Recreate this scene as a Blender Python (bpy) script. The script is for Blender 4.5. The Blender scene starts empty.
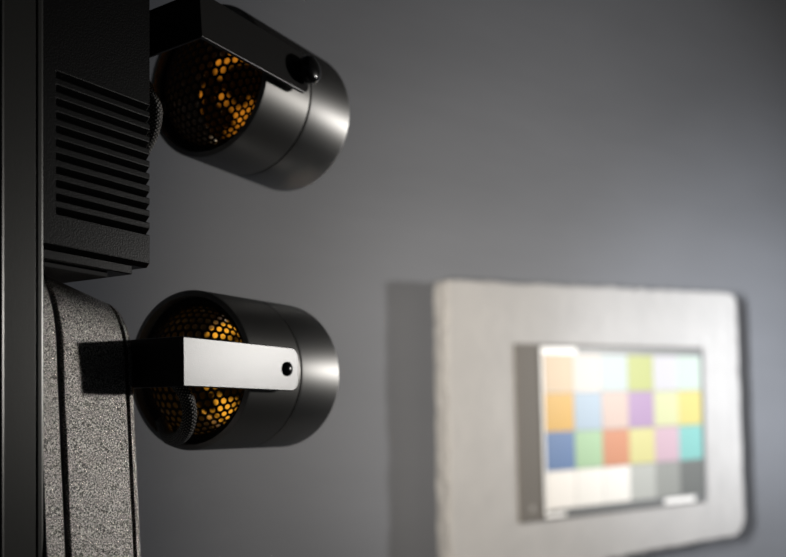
import bpy, bmesh, math, random
from mathutils import Vector, Matrix, noise
R = math.radians
random.seed(4)
S = bpy.context.scene
COL = S.collection

# ------------------------------------------------------------------ camera, world, light, exposure
cam = bpy.data.cameras.new('camera')
cam.sensor_width = 36.0
cam.lens = 36.0 * 1000 / 786
cam.shift_y = (440 - 278.5) / 786
cam.clip_start = 0.01
cam.dof.use_dof = True
cam.dof.focus_distance = 0.328
cam.dof.aperture_fstop = 10.0
co = bpy.data.objects.new('camera', cam); COL.objects.link(co)
co.rotation_euler = (R(90), 0, 0)
S.camera = co

w = bpy.data.worlds.new('world'); S.world = w; w.use_nodes = True
w.node_tree.nodes['Background'].inputs['Color'].default_value = (0.80, 0.92, 1.0, 1)
w.node_tree.nodes['Background'].inputs['Strength'].default_value = 0.012

def spot(name, loc, target, energy, size, blend, radius, color):
    l = bpy.data.lights.new(name, 'SPOT'); l.energy = energy; l.spot_size = R(size)
    l.spot_blend = blend; l.shadow_soft_size = radius; l.color = color
    o = bpy.data.objects.new(name, l); COL.objects.link(o); o.location = loc
    o.rotation_euler = (Vector(target) - Vector(loc)).to_track_quat('-Z', 'Y').to_euler()
    return o
KEY = spot('work_light', (1.52, 0.98, 0.20), (0.25, 0.95, -0.16), 33, 120, 1.0, 0.05, (1.0, 0.97, 0.93))

S.view_settings.view_transform = 'Standard'
S.view_settings.look = 'None'
S.view_settings.gamma = 1
S.view_settings.use_curve_mapping = False
S.view_settings.exposure = 0.0

# ------------------------------------------------------------------ materials
def srgb(r, g, b):
    f = lambda c: (c / 255 / 12.92) if c <= 10 else ((c / 255 + 0.055) / 1.055) ** 2.4
    return (f(r), f(g), f(b), 1)

def mat(name, color, rough=0.5, metal=0.0, spec=0.5, bump=None, var=None, coat=0.0, aniso=None):
    m = bpy.data.materials.new(name); m.use_nodes = True
    nt = m.node_tree; b = nt.nodes['Principled BSDF']
    b.inputs['Base Color'].default_value = color
    b.inputs['Roughness'].default_value = rough
    b.inputs['Metallic'].default_value = metal
    b.inputs['Specular IOR Level'].default_value = spec
    b.inputs['Coat Weight'].default_value = coat
    tc = nt.nodes.new('ShaderNodeTexCoord')
    if aniso is not None:
        b.inputs['Anisotropic'].default_value = aniso[0]; b.inputs['Anisotropic Rotation'].default_value = aniso[1]
        tg = nt.nodes.new('ShaderNodeTangent'); tg.direction_type = 'RADIAL'; tg.axis = 'X'
        nt.links.new(tg.outputs['Tangent'], b.inputs['Tangent'])
    if bump:                               # list of (scale, distance, stretch)
        prev = None
        for sc, dist, st in bump:
            mp = nt.nodes.new('ShaderNodeMapping'); mp.inputs['Scale'].default_value = st
            nt.links.new(tc.outputs['Object'], mp.inputs['Vector'])
            n = nt.nodes.new('ShaderNodeTexNoise'); n.inputs['Scale'].default_value = sc
            n.inputs['Detail'].default_value = 3 if sc != 2400 else 6
            if sc == 2400: n.inputs['Roughness'].default_value = 0.75
            nt.links.new(mp.outputs['Vector'], n.inputs['Vector'])
            bp = nt.nodes.new('ShaderNodeBump'); bp.inputs['Strength'].default_value = 1
            bp.inputs['Distance'].default_value = dist
            nt.links.new(n.outputs['Fac'], bp.inputs['Height'])
            if prev: nt.links.new(prev.outputs['Normal'], bp.inputs['Normal'])
            prev = bp
        nt.links.new(prev.outputs['Normal'], b.inputs['Normal'])
    if var:                                # (scale, colour a, colour b, stretch)
        sc, ca, cb, st = var
        mp = nt.nodes.new('ShaderNodeMapping'); mp.inputs['Scale'].default_value = st
        nt.links.new(tc.outputs['Object'], mp.inputs['Vector'])
        n = nt.nodes.new('ShaderNodeTexNoise'); n.inputs['Scale'].default_value = sc
        n.inputs['Detail'].default_value = 5
        nt.links.new(mp.outputs['Vector'], n.inputs['Vector'])
        r = nt.nodes.new('ShaderNodeValToRGB')
        r.color_ramp.elements[0].position = 0.35 if sc < 2000 else 0.42; r.color_ramp.elements[0].color = ca
        r.color_ramp.elements[1].position = 0.68 if sc < 2000 else 0.60; r.color_ramp.elements[1].color = cb
        nt.links.new(n.outputs['Fac'], r.inputs['Fac'])
        nt.links.new(r.outputs['Color'], b.inputs['Base Color'])
    return m

O3 = (1, 1, 1)
M_wall = mat('wall_paint', (0.08, 0.085, 0.09, 1), 0.55, bump=[(14, 0.0004, (1, 1, 5))],
             var=(3, (0.142, 0.155, 0.183, 1), (0.158, 0.172, 0.203, 1), (1, 1, 3)))
M_floor = mat('floor_paint', (0.10, 0.10, 0.10, 1), 0.6, var=(6, (0.09, 0.09, 0.09, 1), (0.12, 0.12, 0.12, 1), O3))
M_ceil = mat('ceiling_paint', (0.12, 0.12, 0.12, 1), 0.8, var=(6, (0.11, 0.11, 0.11, 1), (0.13, 0.13, 0.13, 1), O3))
M_slab = mat('pale_stone', (0.4, 0.39, 0.37, 1), 0.8, bump=[(60, 0.0015, O3), (400, 0.0004, O3)],
             var=(18, (0.380, 0.388, 0.408, 1), (0.412, 0.420, 0.440, 1), O3))
M_track = mat('track_satin_black', (0.060, 0.060, 0.056, 1), 0.29, spec=0.9, metal=0.6, bump=[(2500, 0.00002, O3)])
M_groove = mat('recess_black', (0.006, 0.006, 0.006, 1), 0.7, bump=[(1500, 0.00002, O3)])
M_box = mat('moulded_black_plastic', (0.003, 0.003, 0.003, 1), 0.33, spec=0.2, bump=[(1800, 0.00005, O3)])
M_rough = mat('crinkle_black_paint', (0.7, 0.67, 0.63, 1), 0.24, metal=1.0, bump=[(2400, 0.00026, O3)], var=(2300, (0.07, 0.066, 0.062, 1), (0.92, 0.87, 0.82, 1), O3))  # random light and dark flecks put extra sparkle into the colour
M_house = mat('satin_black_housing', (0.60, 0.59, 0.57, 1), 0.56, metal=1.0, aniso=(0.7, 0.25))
M_inner = mat('inner_black', (0.010, 0.010, 0.010, 1), 0.6, bump=[(900, 0.00002, O3)])
M_yoke = mat('yoke_paint', (0.025, 0.024, 0.023, 1), 0.29, spec=0.62, bump=[(2200, 0.00003, O3)])
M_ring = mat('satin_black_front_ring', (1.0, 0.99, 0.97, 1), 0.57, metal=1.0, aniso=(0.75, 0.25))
M_knob = mat('knob_black', (0.012, 0.012, 0.012, 1), 0.20, spec=0.6, bump=[(900, 0.00001, O3)])
M_grille = mat('grille_black_metal', (0.010, 0.009, 0.008, 1), 0.5, bump=[(900, 0.00001, O3)])

def cord_mat():
    m = mat('braided_sleeve', (0.05, 0.048, 0.045, 1), 0.45)
    nt = m.node_tree; b = nt.nodes['Principled BSDF']
    tc = nt.nodes.new('ShaderNodeTexCoord'); waves = []
    for sx in (1, -1):
        mp = nt.nodes.new('ShaderNodeMapping'); mp.inputs['Scale'].default_value = (26, sx * 6, 1)
        nt.links.new(tc.outputs['UV'], mp.inputs['Vector'])
        wv = nt.nodes.new('ShaderNodeTexWave'); wv.wave_type = 'BANDS'; wv.bands_direction = 'DIAGONAL'
        wv.inputs['Scale'].default_value = 1.0
        nt.links.new(mp.outputs['Vector'], wv.inputs['Vector']); waves.append(wv)
    mx = nt.nodes.new('ShaderNodeMath'); mx.operation = 'MULTIPLY'
    nt.links.new(waves[0].outputs['Fac'], mx.inputs[0]); nt.links.new(waves[1].outputs['Fac'], mx.inputs[1])
    r = nt.nodes.new('ShaderNodeValToRGB')
    r.color_ramp.elements[0].color = (0.012, 0.012, 0.011, 1); r.color_ramp.elements[0].position = 0.2
    r.color_ramp.elements[1].color = (0.75, 0.72, 0.67, 1); r.color_ramp.elements[1].position = 0.75
    nt.links.new(mx.outputs[0], r.inputs['Fac']); nt.links.new(r.outputs['Color'], b.inputs['Base Color'])
    bp = nt.nodes.new('ShaderNodeBump'); bp.inputs['Distance'].default_value = 0.0004
    nt.links.new(mx.outputs[0], bp.inputs['Height']); nt.links.new(bp.outputs['Normal'], b.inputs['Normal'])
    return m
M_cord = cord_mat()

def glow_mat(strength, color, off):
    m = mat('amber_reflector_glass', (0.06, 0.025, 0.005, 1), 0.9, spec=0.0)
    nt = m.node_tree; b = nt.nodes['Principled BSDF']
    tc = nt.nodes.new('ShaderNodeTexCoord')
    mp = nt.nodes.new('ShaderNodeMapping'); mp.inputs['Location'].default_value = off
    nt.links.new(tc.outputs['Object'], mp.inputs['Vector'])
    n = nt.nodes.new('ShaderNodeTexNoise'); n.inputs['Scale'].default_value = 75; n.inputs['Detail'].default_value = 1.5
    nt.links.new(mp.outputs['Vector'], n.inputs['Vector'])
    r = nt.nodes.new('ShaderNodeValToRGB')
    r.color_ramp.elements[0].position = 0.52; r.color_ramp.elements[0].color = (0.006, 0.006, 0.006, 1)
    r.color_ramp.elements[1].position = 0.66; r.color_ramp.elements[1].color = (1, 1, 1, 1)
    nt.links.new(n.outputs['Fac'], r.inputs['Fac'])
    ml = nt.nodes.new('ShaderNodeMath'); ml.operation = 'MULTIPLY'; ml.inputs[1].default_value = strength
    nt.links.new(r.outputs['Color'], ml.inputs[0])
    b.inputs['Emission Color'].default_value = color
    nt.links.new(ml.outputs[0], b.inputs['Emission Strength'])
    return m
M_bulb = mat('halogen_capsule', (0.9, 0.85, 0.7, 1), 0.2)
_b = M_bulb.node_tree.nodes['Principled BSDF']
_b.inputs['Emission Color'].default_value = (1, 0.75, 0.4, 1); _b.inputs['Emission Strength'].default_value = 3

# ------------------------------------------------------------------ mesh helpers
def link(name, bm, m, parent=None, smooth=None, bevel=0, seg=2):
    me = bpy.data.meshes.new(name)
    bmesh.ops.recalc_face_normals(bm, faces=bm.faces)
    bm.to_mesh(me); bm.free()
    for mm in (m if isinstance(m, (list, tuple)) else [m]): me.materials.append(mm)
    o = bpy.data.objects.new(name, me); COL.objects.link(o)
    if parent: o.parent = parent
    if bevel:
        b = o.modifiers.new('bevel', 'BEVEL'); b.width = bevel; b.segments = seg
        b.limit_method = 'ANGLE'; b.angle_limit = R(35)
    if smooth is not None:
        me.polygons.foreach_set('use_smooth', [True] * len(me.polygons))
        try: me.set_sharp_from_angle(angle=R(smooth))
        except Exception: pass
    return o

def empty(name, loc, rot, label, cat, group=None):
    o = bpy.data.objects.new(name, None); COL.objects.link(o)
    o.location = loc; o.rotation_euler = rot; o.empty_display_size = 0.02
    o['label'] = label; o['category'] = cat
    if group: o['group'] = group
    return o

def box(bm, x0, x1, y0, y1, z0, z1):
    v = [bm.verts.new((x, y, z)) for z in (z0, z1) for x, y in ((x0, y0), (x1, y0), (x1, y1), (x0, y1))]
    for f in ((0, 1, 2, 3), (4, 5, 6, 7), (0, 1, 5, 4), (1, 2, 6, 5), (2, 3, 7, 6), (3, 0, 4, 7)):
        bm.faces.new([v[i] for i in f])

def lathe(bm, prof, n=96, closed=False):
    """prof: (x, r) pairs turned round the x axis"""
    rings = []
    for x, r in prof:
        if r < 1e-7: rings.append([bm.verts.new((x, 0, 0))])
        else: rings.append([bm.verts.new((x, r * math.cos(2 * math.pi * i / n), r * math.sin(2 * math.pi * i / n))) for i in range(n)])
    pr = list(zip(rings, rings[1:])) + ([(rings[-1], rings[0])] if closed else [])
    for a, b in pr:
        for i in range(n):
            j = (i + 1) % n
            q = [a[i % len(a)], a[j % len(a)], b[j % len(b)], b[i % len(b)]]
            u = []
            for v in q:
                if v not in u: u.append(v)
            if len(u) > 2: bm.faces.new(u)

def extrude_poly(bm, pts, axis, a, b):
    """pts 2D; axis 'x','y','z' extrusion axis from a to b"""
    def P(p, s):
        if axis == 'z': return (p[0], p[1], s)
        if axis == 'y': return (p[0], s, p[1])
        return (s, p[0], p[1])
    A = [bm.verts.new(P(p, a)) for p in pts]; B = [bm.verts.new(P(p, b)) for p in pts]
    bm.faces.new(A); bm.faces.new(B[::-1])
    n = len(pts)
    for i in range(n): bm.faces.new([A[i], A[(i + 1) % n], B[(i + 1) % n], B[i]])

def tube(pts, r, n=20, sub=10):
    """smooth tube with UVs through pts (Catmull-Rom)"""
    P = [Vector(p) for p in pts]; P = [2 * P[0] - P[1]] + P + [2 * P[-1] - P[-2]]
    C = []
    for i in range(1, len(P) - 2):
        for k in range(sub):
            t = k / sub; a, b, c, d = P[i - 1:i + 3]
            C.append(0.5 * ((2 * b) + (c - a) * t + (2 * a - 5 * b + 4 * c - d) * t * t + (3 * b - a - 3 * c + d) * t ** 3))
    C.append(P[-2])
    bm = bmesh.new(); uvl = bm.loops.layers.uv.new('UVMap')
    T = [(C[min(i + 1, len(C) - 1)] - C[max(i - 1, 0)]).normalized() for i in range(len(C))]
    N = T[0].orthogonal().normalized(); rings = []; L = [0]
    for i in range(len(C)):
        if i: L.append(L[-1] + (C[i] - C[i - 1]).length)
        N = (N - T[i] * N.dot(T[i])).normalized(); Bn = T[i].cross(N)
        rings.append([bm.verts.new(C[i] + r * (math.cos(2 * math.pi * k / n) * N + math.sin(2 * math.pi * k / n) * Bn)) for k in range(n)])
    for i in range(len(C) - 1):
        for k in range(n):
            f = bm.faces.new([rings[i][k], rings[i][(k + 1) % n], rings[i + 1][(k + 1) % n], rings[i + 1][k]])
            uv = [(L[i] * 20, k / n), (L[i] * 20, (k + 1) / n), (L[i + 1] * 20, (k + 1) / n), (L[i + 1] * 20, k / n)]
            for lp, q in zip(f.loops, uv): lp[uvl].uv = q
    bm.faces.new(rings[0]); bm.faces.new(rings[-1][::-1])
    return bm

# ------------------------------------------------------------------ the setting
WD = Vector((0.815, 0.579, 0)).normalized()            # along the wall
WN = Vector((WD.y, -WD.x, 0))                          # out of the wall, towards the room
PANEL0 = Vector((0.248, 1.26, 0))                      # a point on the slab's front face
SLAB_OFF, SLAB_T = 0.048, 0.024
ang_w = math.atan2(WD.y, WD.x)
ZF, ZC = -1.15, 1.45

def struct(o, name=None):
    o['kind'] = 'structure'; return o
bm = bmesh.new(); box(bm, -3, 4, 0.0, 0.12, ZF - 0.1, ZC + 0.1)
wall = struct(link('wall_back', bm, M_wall))
wall.location = PANEL0 - WN * SLAB_OFF; wall.rotation_euler = (0, 0, ang_w)
bm = bmesh.new(); box(bm, -3, 4, -4, 0.12, -0.1, 0)
fl = struct(link('floor', bm, M_floor)); fl.location = wall.location + Vector((0, 0, ZF)); fl.rotation_euler = (0, 0, ang_w)
bm = bmesh.new(); box(bm, -3, 4, -4, 0.12, 0, 0.1)
ce = struct(link('ceiling', bm, M_ceil)); ce.location = wall.location + Vector((0, 0, ZC)); ce.rotation_euler = (0, 0, ang_w)

# ------------------------------------------------------------------ stone slab on the wall
# local frame: x along the wall, y into the wall, z up; front face at y = 0
slab = empty('stone_slab', PANEL0, (0, 0, ang_w),
             'large pale stone slab with rough chipped edges mounted on the grey wall', 'stone slab')
corners = [(-0.2297, 0.1820), (0.3020, 0.2115), (0.3230, -0.1360), (-0.2235, -0.1720)]
def slab_outline():
    pts = []
    rad = [0.008, 0.022, 0.030, 0.012]
    n = len(corners)
    for i in range(n):
        p = Vector(corners[i]); a = Vector(corners[i - 1]); b = Vector(corners[(i + 1) % n])
        da = (a - p).normalized() * rad[i]; db = (b - p).normalized() * rad[i]
        for k in range(7):
            t = k / 6; pts.append((p + da) * (1 - t) ** 2 + 2 * t * (1 - t) * p + (p + db) * t * t)
    out = []
    for i in range(len(pts)):
        a, b = pts[i], pts[(i + 1) % len(pts)]
        m = max(1, int((b - a).length / 0.004))
        for k in range(m): out.append(a + (b - a) * k / m)
    return out
ol = slab_outline(); cen = Vector((0.045, 0.02))
bm = bmesh.new(); rings = []
for yy, inset, amp in ((SLAB_T, 0.0, 0.001), (SLAB_T * 0.6, 0, 0.0016), (0.006, 0, 0.0018), (0.0015, 0.0015, 0.0016), (0, 0.004, 0.0012)):
    ring = []
    for p in ol:
        d = (p - cen).normalized()
        q = Vector((p.x * 55, yy * 90, p.y * 55))
        o_ = -inset + amp * noise.noise(q) * 1.6 + amp * 0.9 * noise.noise(q * 3.1) - abs(noise.noise(q * 0.7 + Vector((9, 0, 0)))) * amp
        p2 = p + d * o_
        ring.append(bm.verts.new((p2.x, yy, p2.y)))
    rings.append(ring)
for a, b in zip(rings, rings[1:]):
    for i in range(len(a)):
        j = (i + 1) % len(a); bm.faces.new([a[i], a[j], b[j], b[i]])
bm.faces.new(rings[-1]); bm.faces.new(rings[0][::-1])
link('slab_body', bm, M_slab, slab)
bm = bmesh.new()
for zz in (0.12, -0.09): box(bm, -0.12, 0.22, SLAB_T, SLAB_OFF, zz - 0.012, zz + 0.012)
link('mounting_batten', bm, M_groove, slab)

# ------------------------------------------------------------------ colour test chart
CH_OFF = 0.008
ct = PANEL0 + WN * CH_OFF + WD * 0.0630 + Vector((0, 0, 0.0147))
chart = empty('color_chart', ct, (0, 0, 0), 'glossy colour test chart of twenty four patches mounted on the pale stone slab', 'color chart')
chart.rotation_euler = (Matrix.Rotation(ang_w, 4, 'Z') @ Matrix.Rotation(R(-2.3), 4, 'Y')).to_euler()
M_board = mat('chart_board', srgb(104, 108, 112), 0.35, bump=[(300, 0.00005, O3)])
M_white = mat('chart_white_print', (0.85, 0.87, 0.9, 1), 0.4, bump=[(300, 0.00002, O3)])
CW, CHH = 0.304, 0.208
bm = bmesh.new(); box(bm, -CW / 2, CW / 2, 0, 0.003, -CHH / 2, CHH / 2)
link('chart_board', bm, M_board, chart, bevel=0.0008)
M_case = mat('backing_card_grey', (0.125, 0.120, 0.115, 1), 0.6, bump=[(300, 0.00005, O3)])
bm = bmesh.new(); box(bm, -CW / 2 - 0.036, CW / 2 + 0.005, 0.003, CH_OFF, -CHH / 2 - 0.002, CHH / 2 + 0.003)
link('backing_card', bm, M_case, chart, bevel=0.0008)['label'] = 'dark grey backing card showing left of the chart'
bm = bmesh.new(); bmesh.ops.create_circle(bm, cap_ends=True, segments=24, radius=0.004, matrix=Matrix.Translation((-CW / 2 - 0.018, 0.0, -CHH / 2 + 0.014)) @ Matrix.Rotation(R(90), 4, 'X'))
ex = bmesh.ops.extrude_face_region(bm, geom=bm.faces[:]); bmesh.ops.translate(bm, verts=[v for v in ex['geom'] if isinstance(v, bmesh.types.BMVert)], vec=(0, 0.003, 0))
link('eyelet', bm, mat('eyelet_metal', (0.25, 0.25, 0.25, 1), 0.5, bump=[(300, 0.00001, O3)]), chart).location = (0, 0.0023, 0)
for sx0, sx1, sz0, sz1 in ((-CW / 2 + 0.003, -CW / 2 + 0.060, CHH / 2 - 0.009, CHH / 2 - 0.001),
                          (CW / 2 - 0.085, CW / 2 - 0.022, -CHH / 2 + 0.001, -CHH / 2 + 0.008),
                          (-CW / 2, -CW / 2 + 0.003, -CHH / 2 + 0.007, CHH / 2 - 0.001),
                          (-CW / 2 + 0.001, -CW / 2 + 0.035, -CHH / 2 + 0.001, -CHH / 2 + 0.006)):
    bm = bmesh.new(); box(bm, sx0, sx1, -0.0004, 0.0, sz0, sz1)
    link('white_strip', bm, M_white, chart)['label'] = 'white printed strip on the chart border'
PATCH = [  # overexposure is in these colours, paler than the plain inks
 [('peach', 250, 224, 190), ('pinkish white', 255, 250, 246), ('pale sky blue', 226, 244, 250), ('yellow green', 214, 226, 140), ('lavender white', 240, 242, 255), ('mint white', 232, 255, 250)],
 [('amber orange', 255, 204, 92), ('light blue', 200, 226, 252), ('pale pink', 248, 224, 216), ('lilac purple', 205, 172, 224), ('pale yellow', 248, 255, 205), ('warm yellow', 255, 244, 152)],
 [('blue', 112, 152, 214), ('light green', 200, 244, 200), ('orange red', 246, 170, 132), ('bright pale yellow', 255, 252, 180), ('orchid pink', 246, 214, 236), ('cyan', 160, 240, 240)],
 [('white', 255, 255, 255), ('off white', 252, 253, 253), ('near white', 250, 251, 251), ('light grey', 226, 232, 232), ('mid grey', 188, 194, 194), ('dark grey', 140, 146, 148)]]
PGAIN = 0.46
mx0, mx1, mz0, mz1 = 0.004, 0.003, 0.009, 0.010
pw = (CW - mx0 - mx1) / 6; ph = (CHH - mz0 - mz1) / 4
for r_, row in enumerate(PATCH):
    for c_, (nm, a, b_, c) in enumerate(row):
        col = srgb(a, b_, c); col = tuple(min(0.9, v * (0.50 - 0.013 * c_) * (1.5 if min(a, b_, c) > 248 else 1)) for v in col[:3]) + (1,)  # colour darkens to the right to offset the stronger beam there
        pm = mat('overexposed_ink_' + nm.replace(' ', '_'), col, 0.4, bump=[(400, 0.00001, O3)])
        bm = bmesh.new()
        x0 = -CW / 2 + mx0 + c_ * pw; z1 = CHH / 2 - mz0 - r_ * ph
        box(bm, x0 + 0.0006, x0 + pw - 0.0006, -0.0005, 0.0, z1 - ph + 0.0006, z1 - 0.0006)
        link('color_patch', bm, pm, chart)['label'] = nm + ' patch'

# ------------------------------------------------------------------ lighting track (vertical profile)
AZB = R(33)
dB = Vector((math.sin(AZB), math.cos(AZB), 0)); nB = Vector((math.cos(AZB), -math.sin(AZB), 0))
angB = R(90) - AZB                                      # local x = dB, local y = -nB
def DM(D, M, z=0): return dB * D + nB * M + Vector((0, 0, z))
T0 = DM(0.1916, -0.2475)                                # near front corner of the track
track = empty('lighting_track', DM(0.1700, -0.2720, ZF), (0, 0, angB),
              'tall black metal lighting track standing upright at the left of the view', 'lighting track')
def tl(D, M): return (D - 0.1700, -(M + 0.2720))        # to local x, y
prof = [(0.1916, -0.24761), (0.1909, -0.2475), (0.18955, -0.2475), (0.18955, -0.2492), (0.18885, -0.2492), (0.18885, -0.2475),
        (0.1781, -0.2475), (0.1774, -0.24738), (0.1771, -0.2480), (0.1771, -0.2500), (0.1500, -0.2500), (0.1500, -0.2940), (0.1916, -0.2940),
        (0.1916, -0.2800), (0.1800, -0.2800), (0.1800, -0.2620), (0.1916, -0.2620)]
bm = bmesh.new(); extrude_poly(bm, [tl(*p) for p in prof], 'z', 0, ZC - ZF)
link('track_profile', bm, M_track, track, smooth=None, bevel=0.00018, seg=3)
bm = bmesh.new()
for M in (-0.2665, -0.2755):
    x, y = tl(0.1806, M); box(bm, x - 0.0006, x + 0.0006, y - 0.001, y + 0.001, 0.0, ZC - ZF)
link('conductor_strip', bm, mat('copper', (0.5, 0.2, 0.1, 1), 0.4, 1.0, bump=[(300, 0.00001, O3)]), track)

# ------------------------------------------------------------------ spotlights
AZL = R(30); angL = R(90) - AZL
HR, HL, SEAM = 0.030, 0.0570, 0.0285
ARM, S_SCREW, S_END, S_BACK, AW = 0.0340, 0.0132, 0.0206, -0.0433, 0.0162

def perforated_dome(rb, s_base, height, pitch, hr):
    """sheet of round holes in a hexagonal lattice, pressed into a dome about the x axis"""
    bm = bmesh.new(); cache = {}
    def V(y, z):
        k = (round(y * 2e5), round(z * 2e5))
        if k not in cache:
            q = min(1.0, math.hypot(y, z) / rb)
            a = q * math.pi / 2 * 0.97                      # arc length to circle
            rr = rb * math.sin(a) / math.sin(math.pi / 2 * 0.97)
            x = s_base - height * (math.cos(a) - math.cos(math.pi / 2 * 0.97))
            f = rr / max(math.hypot(y, z), 1e-9)
            cache[k] = bm.verts.new((x, y * f, z * f))
        return cache[k]
    NH = 12; ny = int(rb / pitch) + 2
    R_ = pitch / math.sqrt(3)
    for i in range(-ny, ny + 1):
        for j in range(-ny - 2, ny + 3):
            cy = pitch * (i + 0.5 * (j % 2)); cz = pitch * math.sqrt(3) / 2 * j
            if math.hypot(cy, cz) > rb - pitch * 0.45: continue
            inner = []; outer = []
            for k in range(NH):
                a = 2 * math.pi * k / NH + math.pi / 6
                inner.append((cy + hr * math.cos(a), cz + hr * math.sin(a)))
                ra = R_ if k % 2 == 0 else R_ * math.cos(math.pi / 6)
                outer.append((cy + ra * math.cos(a), cz + ra * math.sin(a)))
            vi = [V(*p) for p in inner]; vo = [V(*p) for p in outer]
            for k in range(NH):
                q = [vi[k], vi[(k + 1) % NH], vo[(k + 1) % NH], vo[k]]
                if len(set(q)) == 4:
                    try: bm.faces.new(q)
                    except ValueError: pass
    # plain rim band where the lattice ends
    return bm

def spot_head(parent, c, roll, pitch, cord_pts, S0, HL, knob):
    """yoke, housing, grille, lamp and cord; local x = optical axis, y = away from the viewer side"""
    Mx = Matrix.Translation(c) @ Matrix.Rotation(angL, 4, 'Z') @ Matrix.Rotation(-pitch, 4, 'Y') @ Matrix.Rotation(roll, 4, 'X')
    def put(o):
        o.matrix_parent_inverse = parent_inv; o.matrix_basis = Mx; return o
    parent_inv = PM[parent.name].inverted()
    # housing: open tube, rear half, seam groove, front half
    bm = bmesh.new()
    lathe(bm, [(S0, HR - 0.0008), (S0 + 0.0003, HR - 0.0002), (S0 + 0.0008, HR), (SEAM - 0.0011, HR), (SEAM - 0.0008, HR - 0.0003), (SEAM - 0.0008, HR - 0.0017),
               (SEAM + 0.0002, HR - 0.0017), (SEAM + 0.0002, HR - 0.0022), (S0, HR - 0.0022)], 128, closed=True)
    h = put(link('housing', bm, M_house, parent, smooth=30))
    bm = bmesh.new()
    pr = [(SEAM + 0.0004, HR - 0.0028), (SEAM + 0.0004, HR - 0.0003), (SEAM + 0.0008, HR)]
    for k in range(7):
        a = k / 6 * math.pi / 2; pr.append((HL - 0.0028 + 0.0028 * math.sin(a), HR - 0.0028 + 0.0028 * math.cos(a)))
    pr += [(HL, HR - 0.0050), (HL - 0.002, HR - 0.0058), (HL - 0.004, HR - 0.0035)]
    lathe(bm, pr, 128, closed=True)
    put(link('front_ring', bm, M_ring, parent, smooth=40))
    bm = bmesh.new()
    lathe(bm, [(SEAM - 0.0008, HR - 0.0017), (SEAM - 0.0008, HR - 0.0005), (SEAM + 0.0004, HR - 0.0005), (SEAM + 0.0004, HR - 0.0017)], 96, closed=True)
    put(link('seam_dark_ring', bm, M_groove, parent))  # black ring added so the open seam gap looks dark
    # perforated rear grille with a plain collar
    bm = perforated_dome(0.0250, S0 + 0.0050, 0.0100, 0.00262, 0.00095)
    g = put(link('grille', bm, M_grille, parent, smooth=60))
    sd = g.modifiers.new('thickness', 'SOLIDIFY'); sd.thickness = 0.0005; sd.offset = 0
    bm = bmesh.new(); lathe(bm, [(S0 + 0.0045, 0.0240), (S0 + 0.0038, 0.0246), (S0 + 0.0038, HR - 0.0023), (0.0310, HR - 0.0023), (0.0310, HR - 0.0029), (S0 + 0.0062, HR - 0.0029), (S0 + 0.0062, 0.0240)], 96, closed=True)  # collar lengthened into a black liner, hiding lit housing metal behind the holes
    put(link('grille_collar', bm, M_inner, parent, smooth=40))
    # lamp: faceted amber reflector, capsule
    bm = bmesh.new()
    pr = [(0.0080, 0.0), (0.0080, 0.0070), (0.0105, 0.0115)]
    for k in range(1, 10):
        t = k / 9; pr.append((0.0105 + 0.026 * t ** 1.35, 0.0115 + 0.0135 * t ** 0.75))
    lathe(bm, pr, 40)
    rf = put(link('reflector', bm, glow_mat(0.62, (0.90, 0.30, 0.02, 1), (0, 0, 0.02)) if knob == 'thumb' else glow_mat(0.95, (0.95, 0.40, 0.03, 1), (0.03, 0.01, 0)), parent))
    rf['label'] = 'amber glowing reflector behind the perforated grille'
    bm = bmesh.new(); lathe(bm, [(0.0095, 0.0), (0.0095, 0.003), (0.022, 0.0035), (0.026, 0.0022), (0.027, 0)], 24)
    put(link('bulb', bm, M_bulb, parent, smooth=60))
    # yoke: one bent strip, back plate and two arms
    t = 0.0014
    bm = bmesh.new()
    def arm(side):
        pts = []
        z = AW / 2; rr = 0.0045
        pts += [(S_BACK, -z)]
        for k in range(7):
            a = -math.pi / 2 + k / 6 * math.pi / 2; pts.append((S_END - rr + rr * math.cos(a), -z + rr + rr * math.sin(a)))
        for k in range(7):
            a = k / 6 * math.pi / 2; pts.append((S_END - rr + rr * math.cos(a), z - rr + rr * math.sin(a)))
        pts += [(S_BACK, z)]
        y0, y1 = (-ARM, -ARM + t) if side < 0 else (ARM - t, ARM)
        extrude_poly(bm, pts, 'y', y0, y1)
    arm(-1); arm(1)
    box(bm, S_BACK, S_BACK + t, -ARM + t, ARM - t, -AW / 2, AW / 2)
    bmesh.ops.remove_doubles(bm, verts=bm.verts, dist=1e-6)
    yk = put(link('yoke', bm, M_yoke, parent, bevel=0.00036, seg=3))
    # tilt knobs through the arms
    for sgn in (-1, 1):
        bm = bmesh.new()
        if knob == 'thumb':
            pr = [(0, 0), (0, 0.0040), (0.0048, 0.0040), (0.0048, 0.0048), (0.0054, 0.0053), (0.0078, 0.0053), (0.0090, 0.0046), (0.0097, 0.0030), (0.0100, 0)]
        else:
            pr = [(0, 0), (0, 0.0027), (0.0037, 0.0027), (0.0042, 0.0026), (0.0048, 0.0019), (0.0051, 0.0010), (0.0052, 0)]
        lathe(bm, pr, 40)
        ss = S_SCREW + (0.0035 if knob == 'thumb' else 0)
        bmesh.ops.transform(bm, matrix=Matrix.Translation((ss, sgn * 0.0305, 0)) @ Matrix.Rotation(R(90) * sgn, 4, 'Z'), verts=bm.verts)
        put(link('tilt_knob', bm, M_knob, parent, smooth=40))
    # cord
    bm = tube(cord_pts, 0.0026)
    put(link('power_cord', bm, M_cord, parent, smooth=60))['label'] = 'grey braided sleeve cord looping into the lamp'
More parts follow.
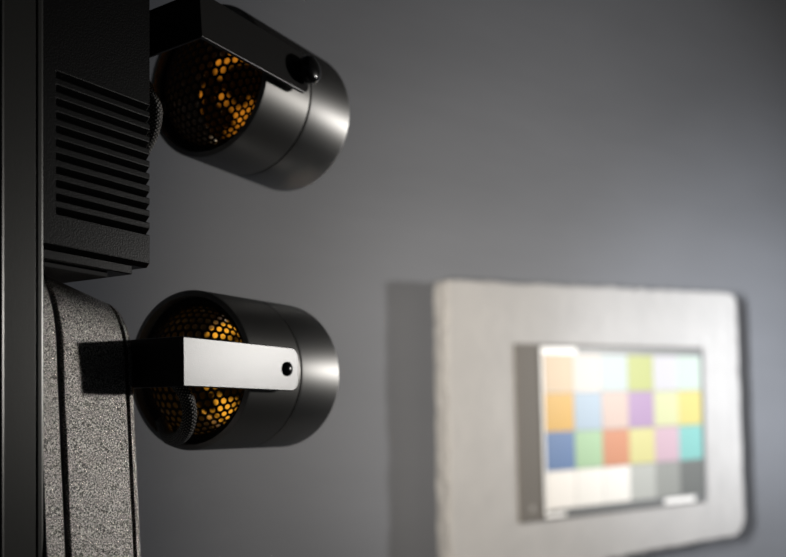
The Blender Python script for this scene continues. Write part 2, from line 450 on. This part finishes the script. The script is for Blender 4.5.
    # the light this lamp throws out of its front
    # beam profile of one lamp: narrow core to wide spill, turned off the axis to match the wall brightness
    for half, wv, cl in BEAM:
        l = bpy.data.lights.new('lamp_beam', 'SPOT'); l.energy = wv; l.spot_size = R(2 * half); l.spot_blend = 1.0
        l.shadow_soft_size = 0.010; l.color = cl
        lo = bpy.data.objects.new('lamp_beam', l); COL.objects.link(lo); lo.parent = parent
        lo.matrix_parent_inverse = parent_inv
        lo.matrix_basis = Mx @ Matrix.Translation((0.046, 0, 0)) @ Matrix.Rotation(R(-7), 4, 'Z') @ Matrix.Rotation(R(-90), 4, 'Y')
    return Mx

PM = {}
BEAM = ((14, 68, (1, 1, 0.99)), (22, 45, (1, 1, 0.99)), (28, 12, (1, 0.98, 0.95)), (45, 11, (1, 0.91, 0.78)), (65, 9.0, (1, 0.87, 0.70)))
def fixture(loc, label):
    o = empty('track_spotlight', loc, (0, 0, angB), label, 'spotlight', None)
    PM[o.name] = Matrix.Translation(loc) @ Matrix.Rotation(angB, 4, 'Z')
    return o

def adapter_pt(o, D, M, z):                             # world D,M,z -> local of the fixture
    return PM[o.name].inverted() @ DM(D, M, z)

# ---- upper fixture: grooved driver box
UC = Vector((-0.0731, 0.3938, 0.1412))
up = fixture(DM(0.1916, -0.2744, 0.0572), 'upper black spotlight with ribbed rectangular driver box on the upright track')
def L(D, M): return (D - 0.1916, -(M + 0.2744))
XE = 0.2344 - 0.1916; YF = -(-0.2484 + 0.2744); YB = 0.026
z0, z1 = 0.0572, 0.230
# front body with 11 slots cut in the viewer side: build the side as a strip profile extruded along x
PIT, GW, GD = 0.00409, 0.0021, 0.0019
ztop = 0.1110
x_gs = 0.0052
H = z1 - z0
X0 = 0.0004
bm = bmesh.new(); cache = {}
def gv(x, y, z):
    k = (round(x, 6), round(y, 6), round(z, 6))
    if k not in cache: cache[k] = bm.verts.new(k)
    return cache[k]
def gf(*p): bm.faces.new([gv(*q) for q in p])
CHB = 0.0014
levels = [CHB]
for k in range(10, -1, -1):
    zt = ztop - k * PIT - z0; levels += [zt - GW, zt]
levels.append(H)
flat = levels[:]
endp = []                                               # outline of the grooved end, bottom to top
for i, z in enumerate(levels):
    endp.append((YF, z))
    if i % 2 == 1 and i < len(levels) - 1: endp.append((YF + GD, z + 0.0002))
for a_, b_ in zip(flat, flat[1:]): gf((X0, YF, a_), (x_gs, YF, a_), (x_gs, YF, b_), (X0, YF, b_))
for a_, b_ in zip(endp, endp[1:]): gf((x_gs, a_[0], a_[1]), (XE, a_[0], a_[1]), (XE, b_[0], b_[1]), (x_gs, b_[0], b_[1]))
for i in range(1, len(levels) - 1, 2):                  # closed near ends of the slots
    gf((x_gs, YF, levels[i]), (x_gs, YF + GD, levels[i] + 0.0002), (x_gs, YF, levels[i + 1]))
YC = YF + 0.0014
gf((X0, YF, CHB), (x_gs, YF, CHB), (x_gs, YC, 0), (X0, YC, 0)); gf((x_gs, YF, CHB), (XE, YF, CHB), (XE, YC, 0), (x_gs, YC, 0))
gf((X0, YC, 0), (x_gs, YC, 0), (XE, YC, 0), (XE, YB, 0), (X0, YB, 0))
gf((X0, YB, 0), (XE, YB, 0), (XE, YB, H), (X0, YB, H))
gf((X0, YF, H), (x_gs, YF, H), (XE, YF, H), (XE, YB, H), (X0, YB, H))
gf(*([(XE, YC, 0)] + [(XE, a_, b_) for a_, b_ in endp] + [(XE, YB, H), (XE, YB, 0)]))
gf(*([(X0, YC, 0)] + [(X0, YF, z) for z in flat] + [(X0, YB, H), (X0, YB, 0)]))
bx = link('driver_box', bm, M_box, up, bevel=0.00028, seg=2)
# inset base plate under the box
bm = bmesh.new(); box(bm, 0.0004, XE - 0.0062, YF + 0.0016, YB - 0.002, -0.0030, 0.0)
link('base_plate', bm, M_box, up, bevel=0.0003)
bm = bmesh.new(); box(bm, 0.0004, XE - 0.014, YF + 0.0045, YB - 0.006, -0.0048, -0.0030)
link('contact_block', bm, M_groove, up, bevel=0.0003)
bm = bmesh.new(); box(bm, -0.0095, 0.0006, -0.0100, 0.0030, 0.02, 0.15)
link('track_connector', bm, M_groove, up)

# ---- lower fixture: rounded crinkle-painted box
LC = Vector((-0.0753, 0.3762, 0.0261))
LOZ = -0.115
low = fixture(DM(0.1916, -0.2660, LOZ), 'lower black spotlight with round-topped crinkle finish driver box and pale lit bracket')
def prof_low(D, ins=0.0):
    f = (D - 0.1916) / (0.2293 - 0.1916)
    zt = 0.0546 - 0.0094 * f - ins
    pts = []
    for z, M in ((LOZ, -0.2425), (-0.08, -0.2438), (-0.04, -0.2463), (-0.010, -0.2483), (0.0165, -0.2500)):
        pts.append((M - ins, z + (ins if z == LOZ else 0)))
    zs, Ms = 0.024, -0.2504 - ins
    a_, b_ = 0.0125 - ins * 0.4, zt - zs
    for k in range(0, 13):
        a = k / 12 * math.pi / 2
        pts.append((Ms - a_ * (1 - math.cos(a)), zs + b_ * math.sin(a)))
    Mb = -0.2860 + ins
    pts += [(Mb, zt), (Mb, LOZ + ins)]
    return [(-(M + 0.2660), z - LOZ) for M, z in pts]
def low_piece(name, D0, D1, m, ins=0.0, edge=0.0, bevel=0.0):
    bm = bmesh.new(); rings = []
    st = [(D0, ins)] + [(D1 - edge * (1 - math.sin(a * math.pi / 8)), ins + edge * (1 - math.cos(a * math.pi / 8))) for a in range(0, 5)] if edge else [(D0, ins), (D1, ins)]
    for D, i_ in st:
        rings.append([bm.verts.new((D - 0.1916, y, z)) for y, z in prof_low(D, i_)])
    n = len(rings[0])
    for a, b in zip(rings, rings[1:]):
        for i in range(n): bm.faces.new([a[i], a[(i + 1) % n], b[(i + 1) % n], b[i]])
    bm.faces.new(rings[0]); bm.faces.new(rings[-1][::-1])
    return link(name, bm, m, low, smooth=30, bevel=bevel)
low_piece('box_base', 0.1920, 0.1988, M_rough, 0.0, bevel=0.0003)
low_piece('box_core', 0.1930, 0.2285, M_groove, 0.0016)
low_piece('box_cover', 0.2010, 0.2256, M_rough, 0.0, bevel=0.0003)
low_piece('end_cap', 0.2270, 0.2293, M_rough, 0.0, edge=0.0012, bevel=0.0)
bm = bmesh.new(); box(bm, -0.0095, 0.0006, -0.0015, 0.0115, 0.02, 0.13)
link('track_connector', bm, M_groove, low)

# cords, in each head's own frame (x axis, y away, z up)
cordL = [(-0.0330, -0.0052, -0.0006), (-0.0296, -0.0112, -0.0020), (-0.0260, -0.0153, -0.0057), (-0.0228, -0.0169, -0.0108),
         (-0.0207, -0.0165, -0.0163), (-0.0182, -0.0129, -0.0215), (-0.0134, -0.0052, -0.0248), (-0.0078, 0.0052, -0.0250), (-0.0017, 0.0140, -0.0195)]
cordU = [(-0.0437, 0.0020, 0.0011), (-0.0384, 0.0033, -0.0041), (-0.0335, 0.0032, -0.0099), (-0.0303, 0.0023, -0.0152), (-0.0294, 0.0011, -0.0205), (-0.0283, 0.0037, -0.0263),
         (-0.0266, 0.0092, -0.0309), (-0.0239, 0.0166, -0.0327), (-0.0180, 0.0260, -0.0259), (-0.0103, 0.0316, -0.0145), (-0.0026, 0.0275, -0.0068), (0.0038, 0.0222, -0.0030)]
spot_head(up, UC, R(-5.0), R(-0.9), cordU, -0.0008, 0.0590, 'thumb')
spot_head(low, LC, R(0), R(1.0), cordL, -0.0026, 0.0565, 'rivet')

# stems between each box and its yoke plate
def stem(o, c, De, name='swivel_stem'):
    d = Vector((math.sin(AZL), math.cos(AZL), 0))
    b = c + d * (S_BACK + 0.0005); inv = PM[o.name].inverted()
    a = b - dB * ((b.dot(dB)) - De + 0.0006)
    pa, pb = inv @ a, inv @ b
    bm = bmesh.new(); q = (pb - pa); Lh = q.length
    lathe(bm, [(0, 0), (0, 0.0065), (Lh * 0.5, 0.0065), (Lh * 0.5, 0.0078), (Lh, 0.0078), (Lh, 0)], 40)
    bmesh.ops.transform(bm, matrix=Matrix.Translation(pa) @ q.to_track_quat('X', 'Z').to_matrix().to_4x4(), verts=bm.verts)
    link(name, bm, M_knob, o, smooth=40)
stem(up, UC, 0.2344); stem(low, LC, 0.2293)
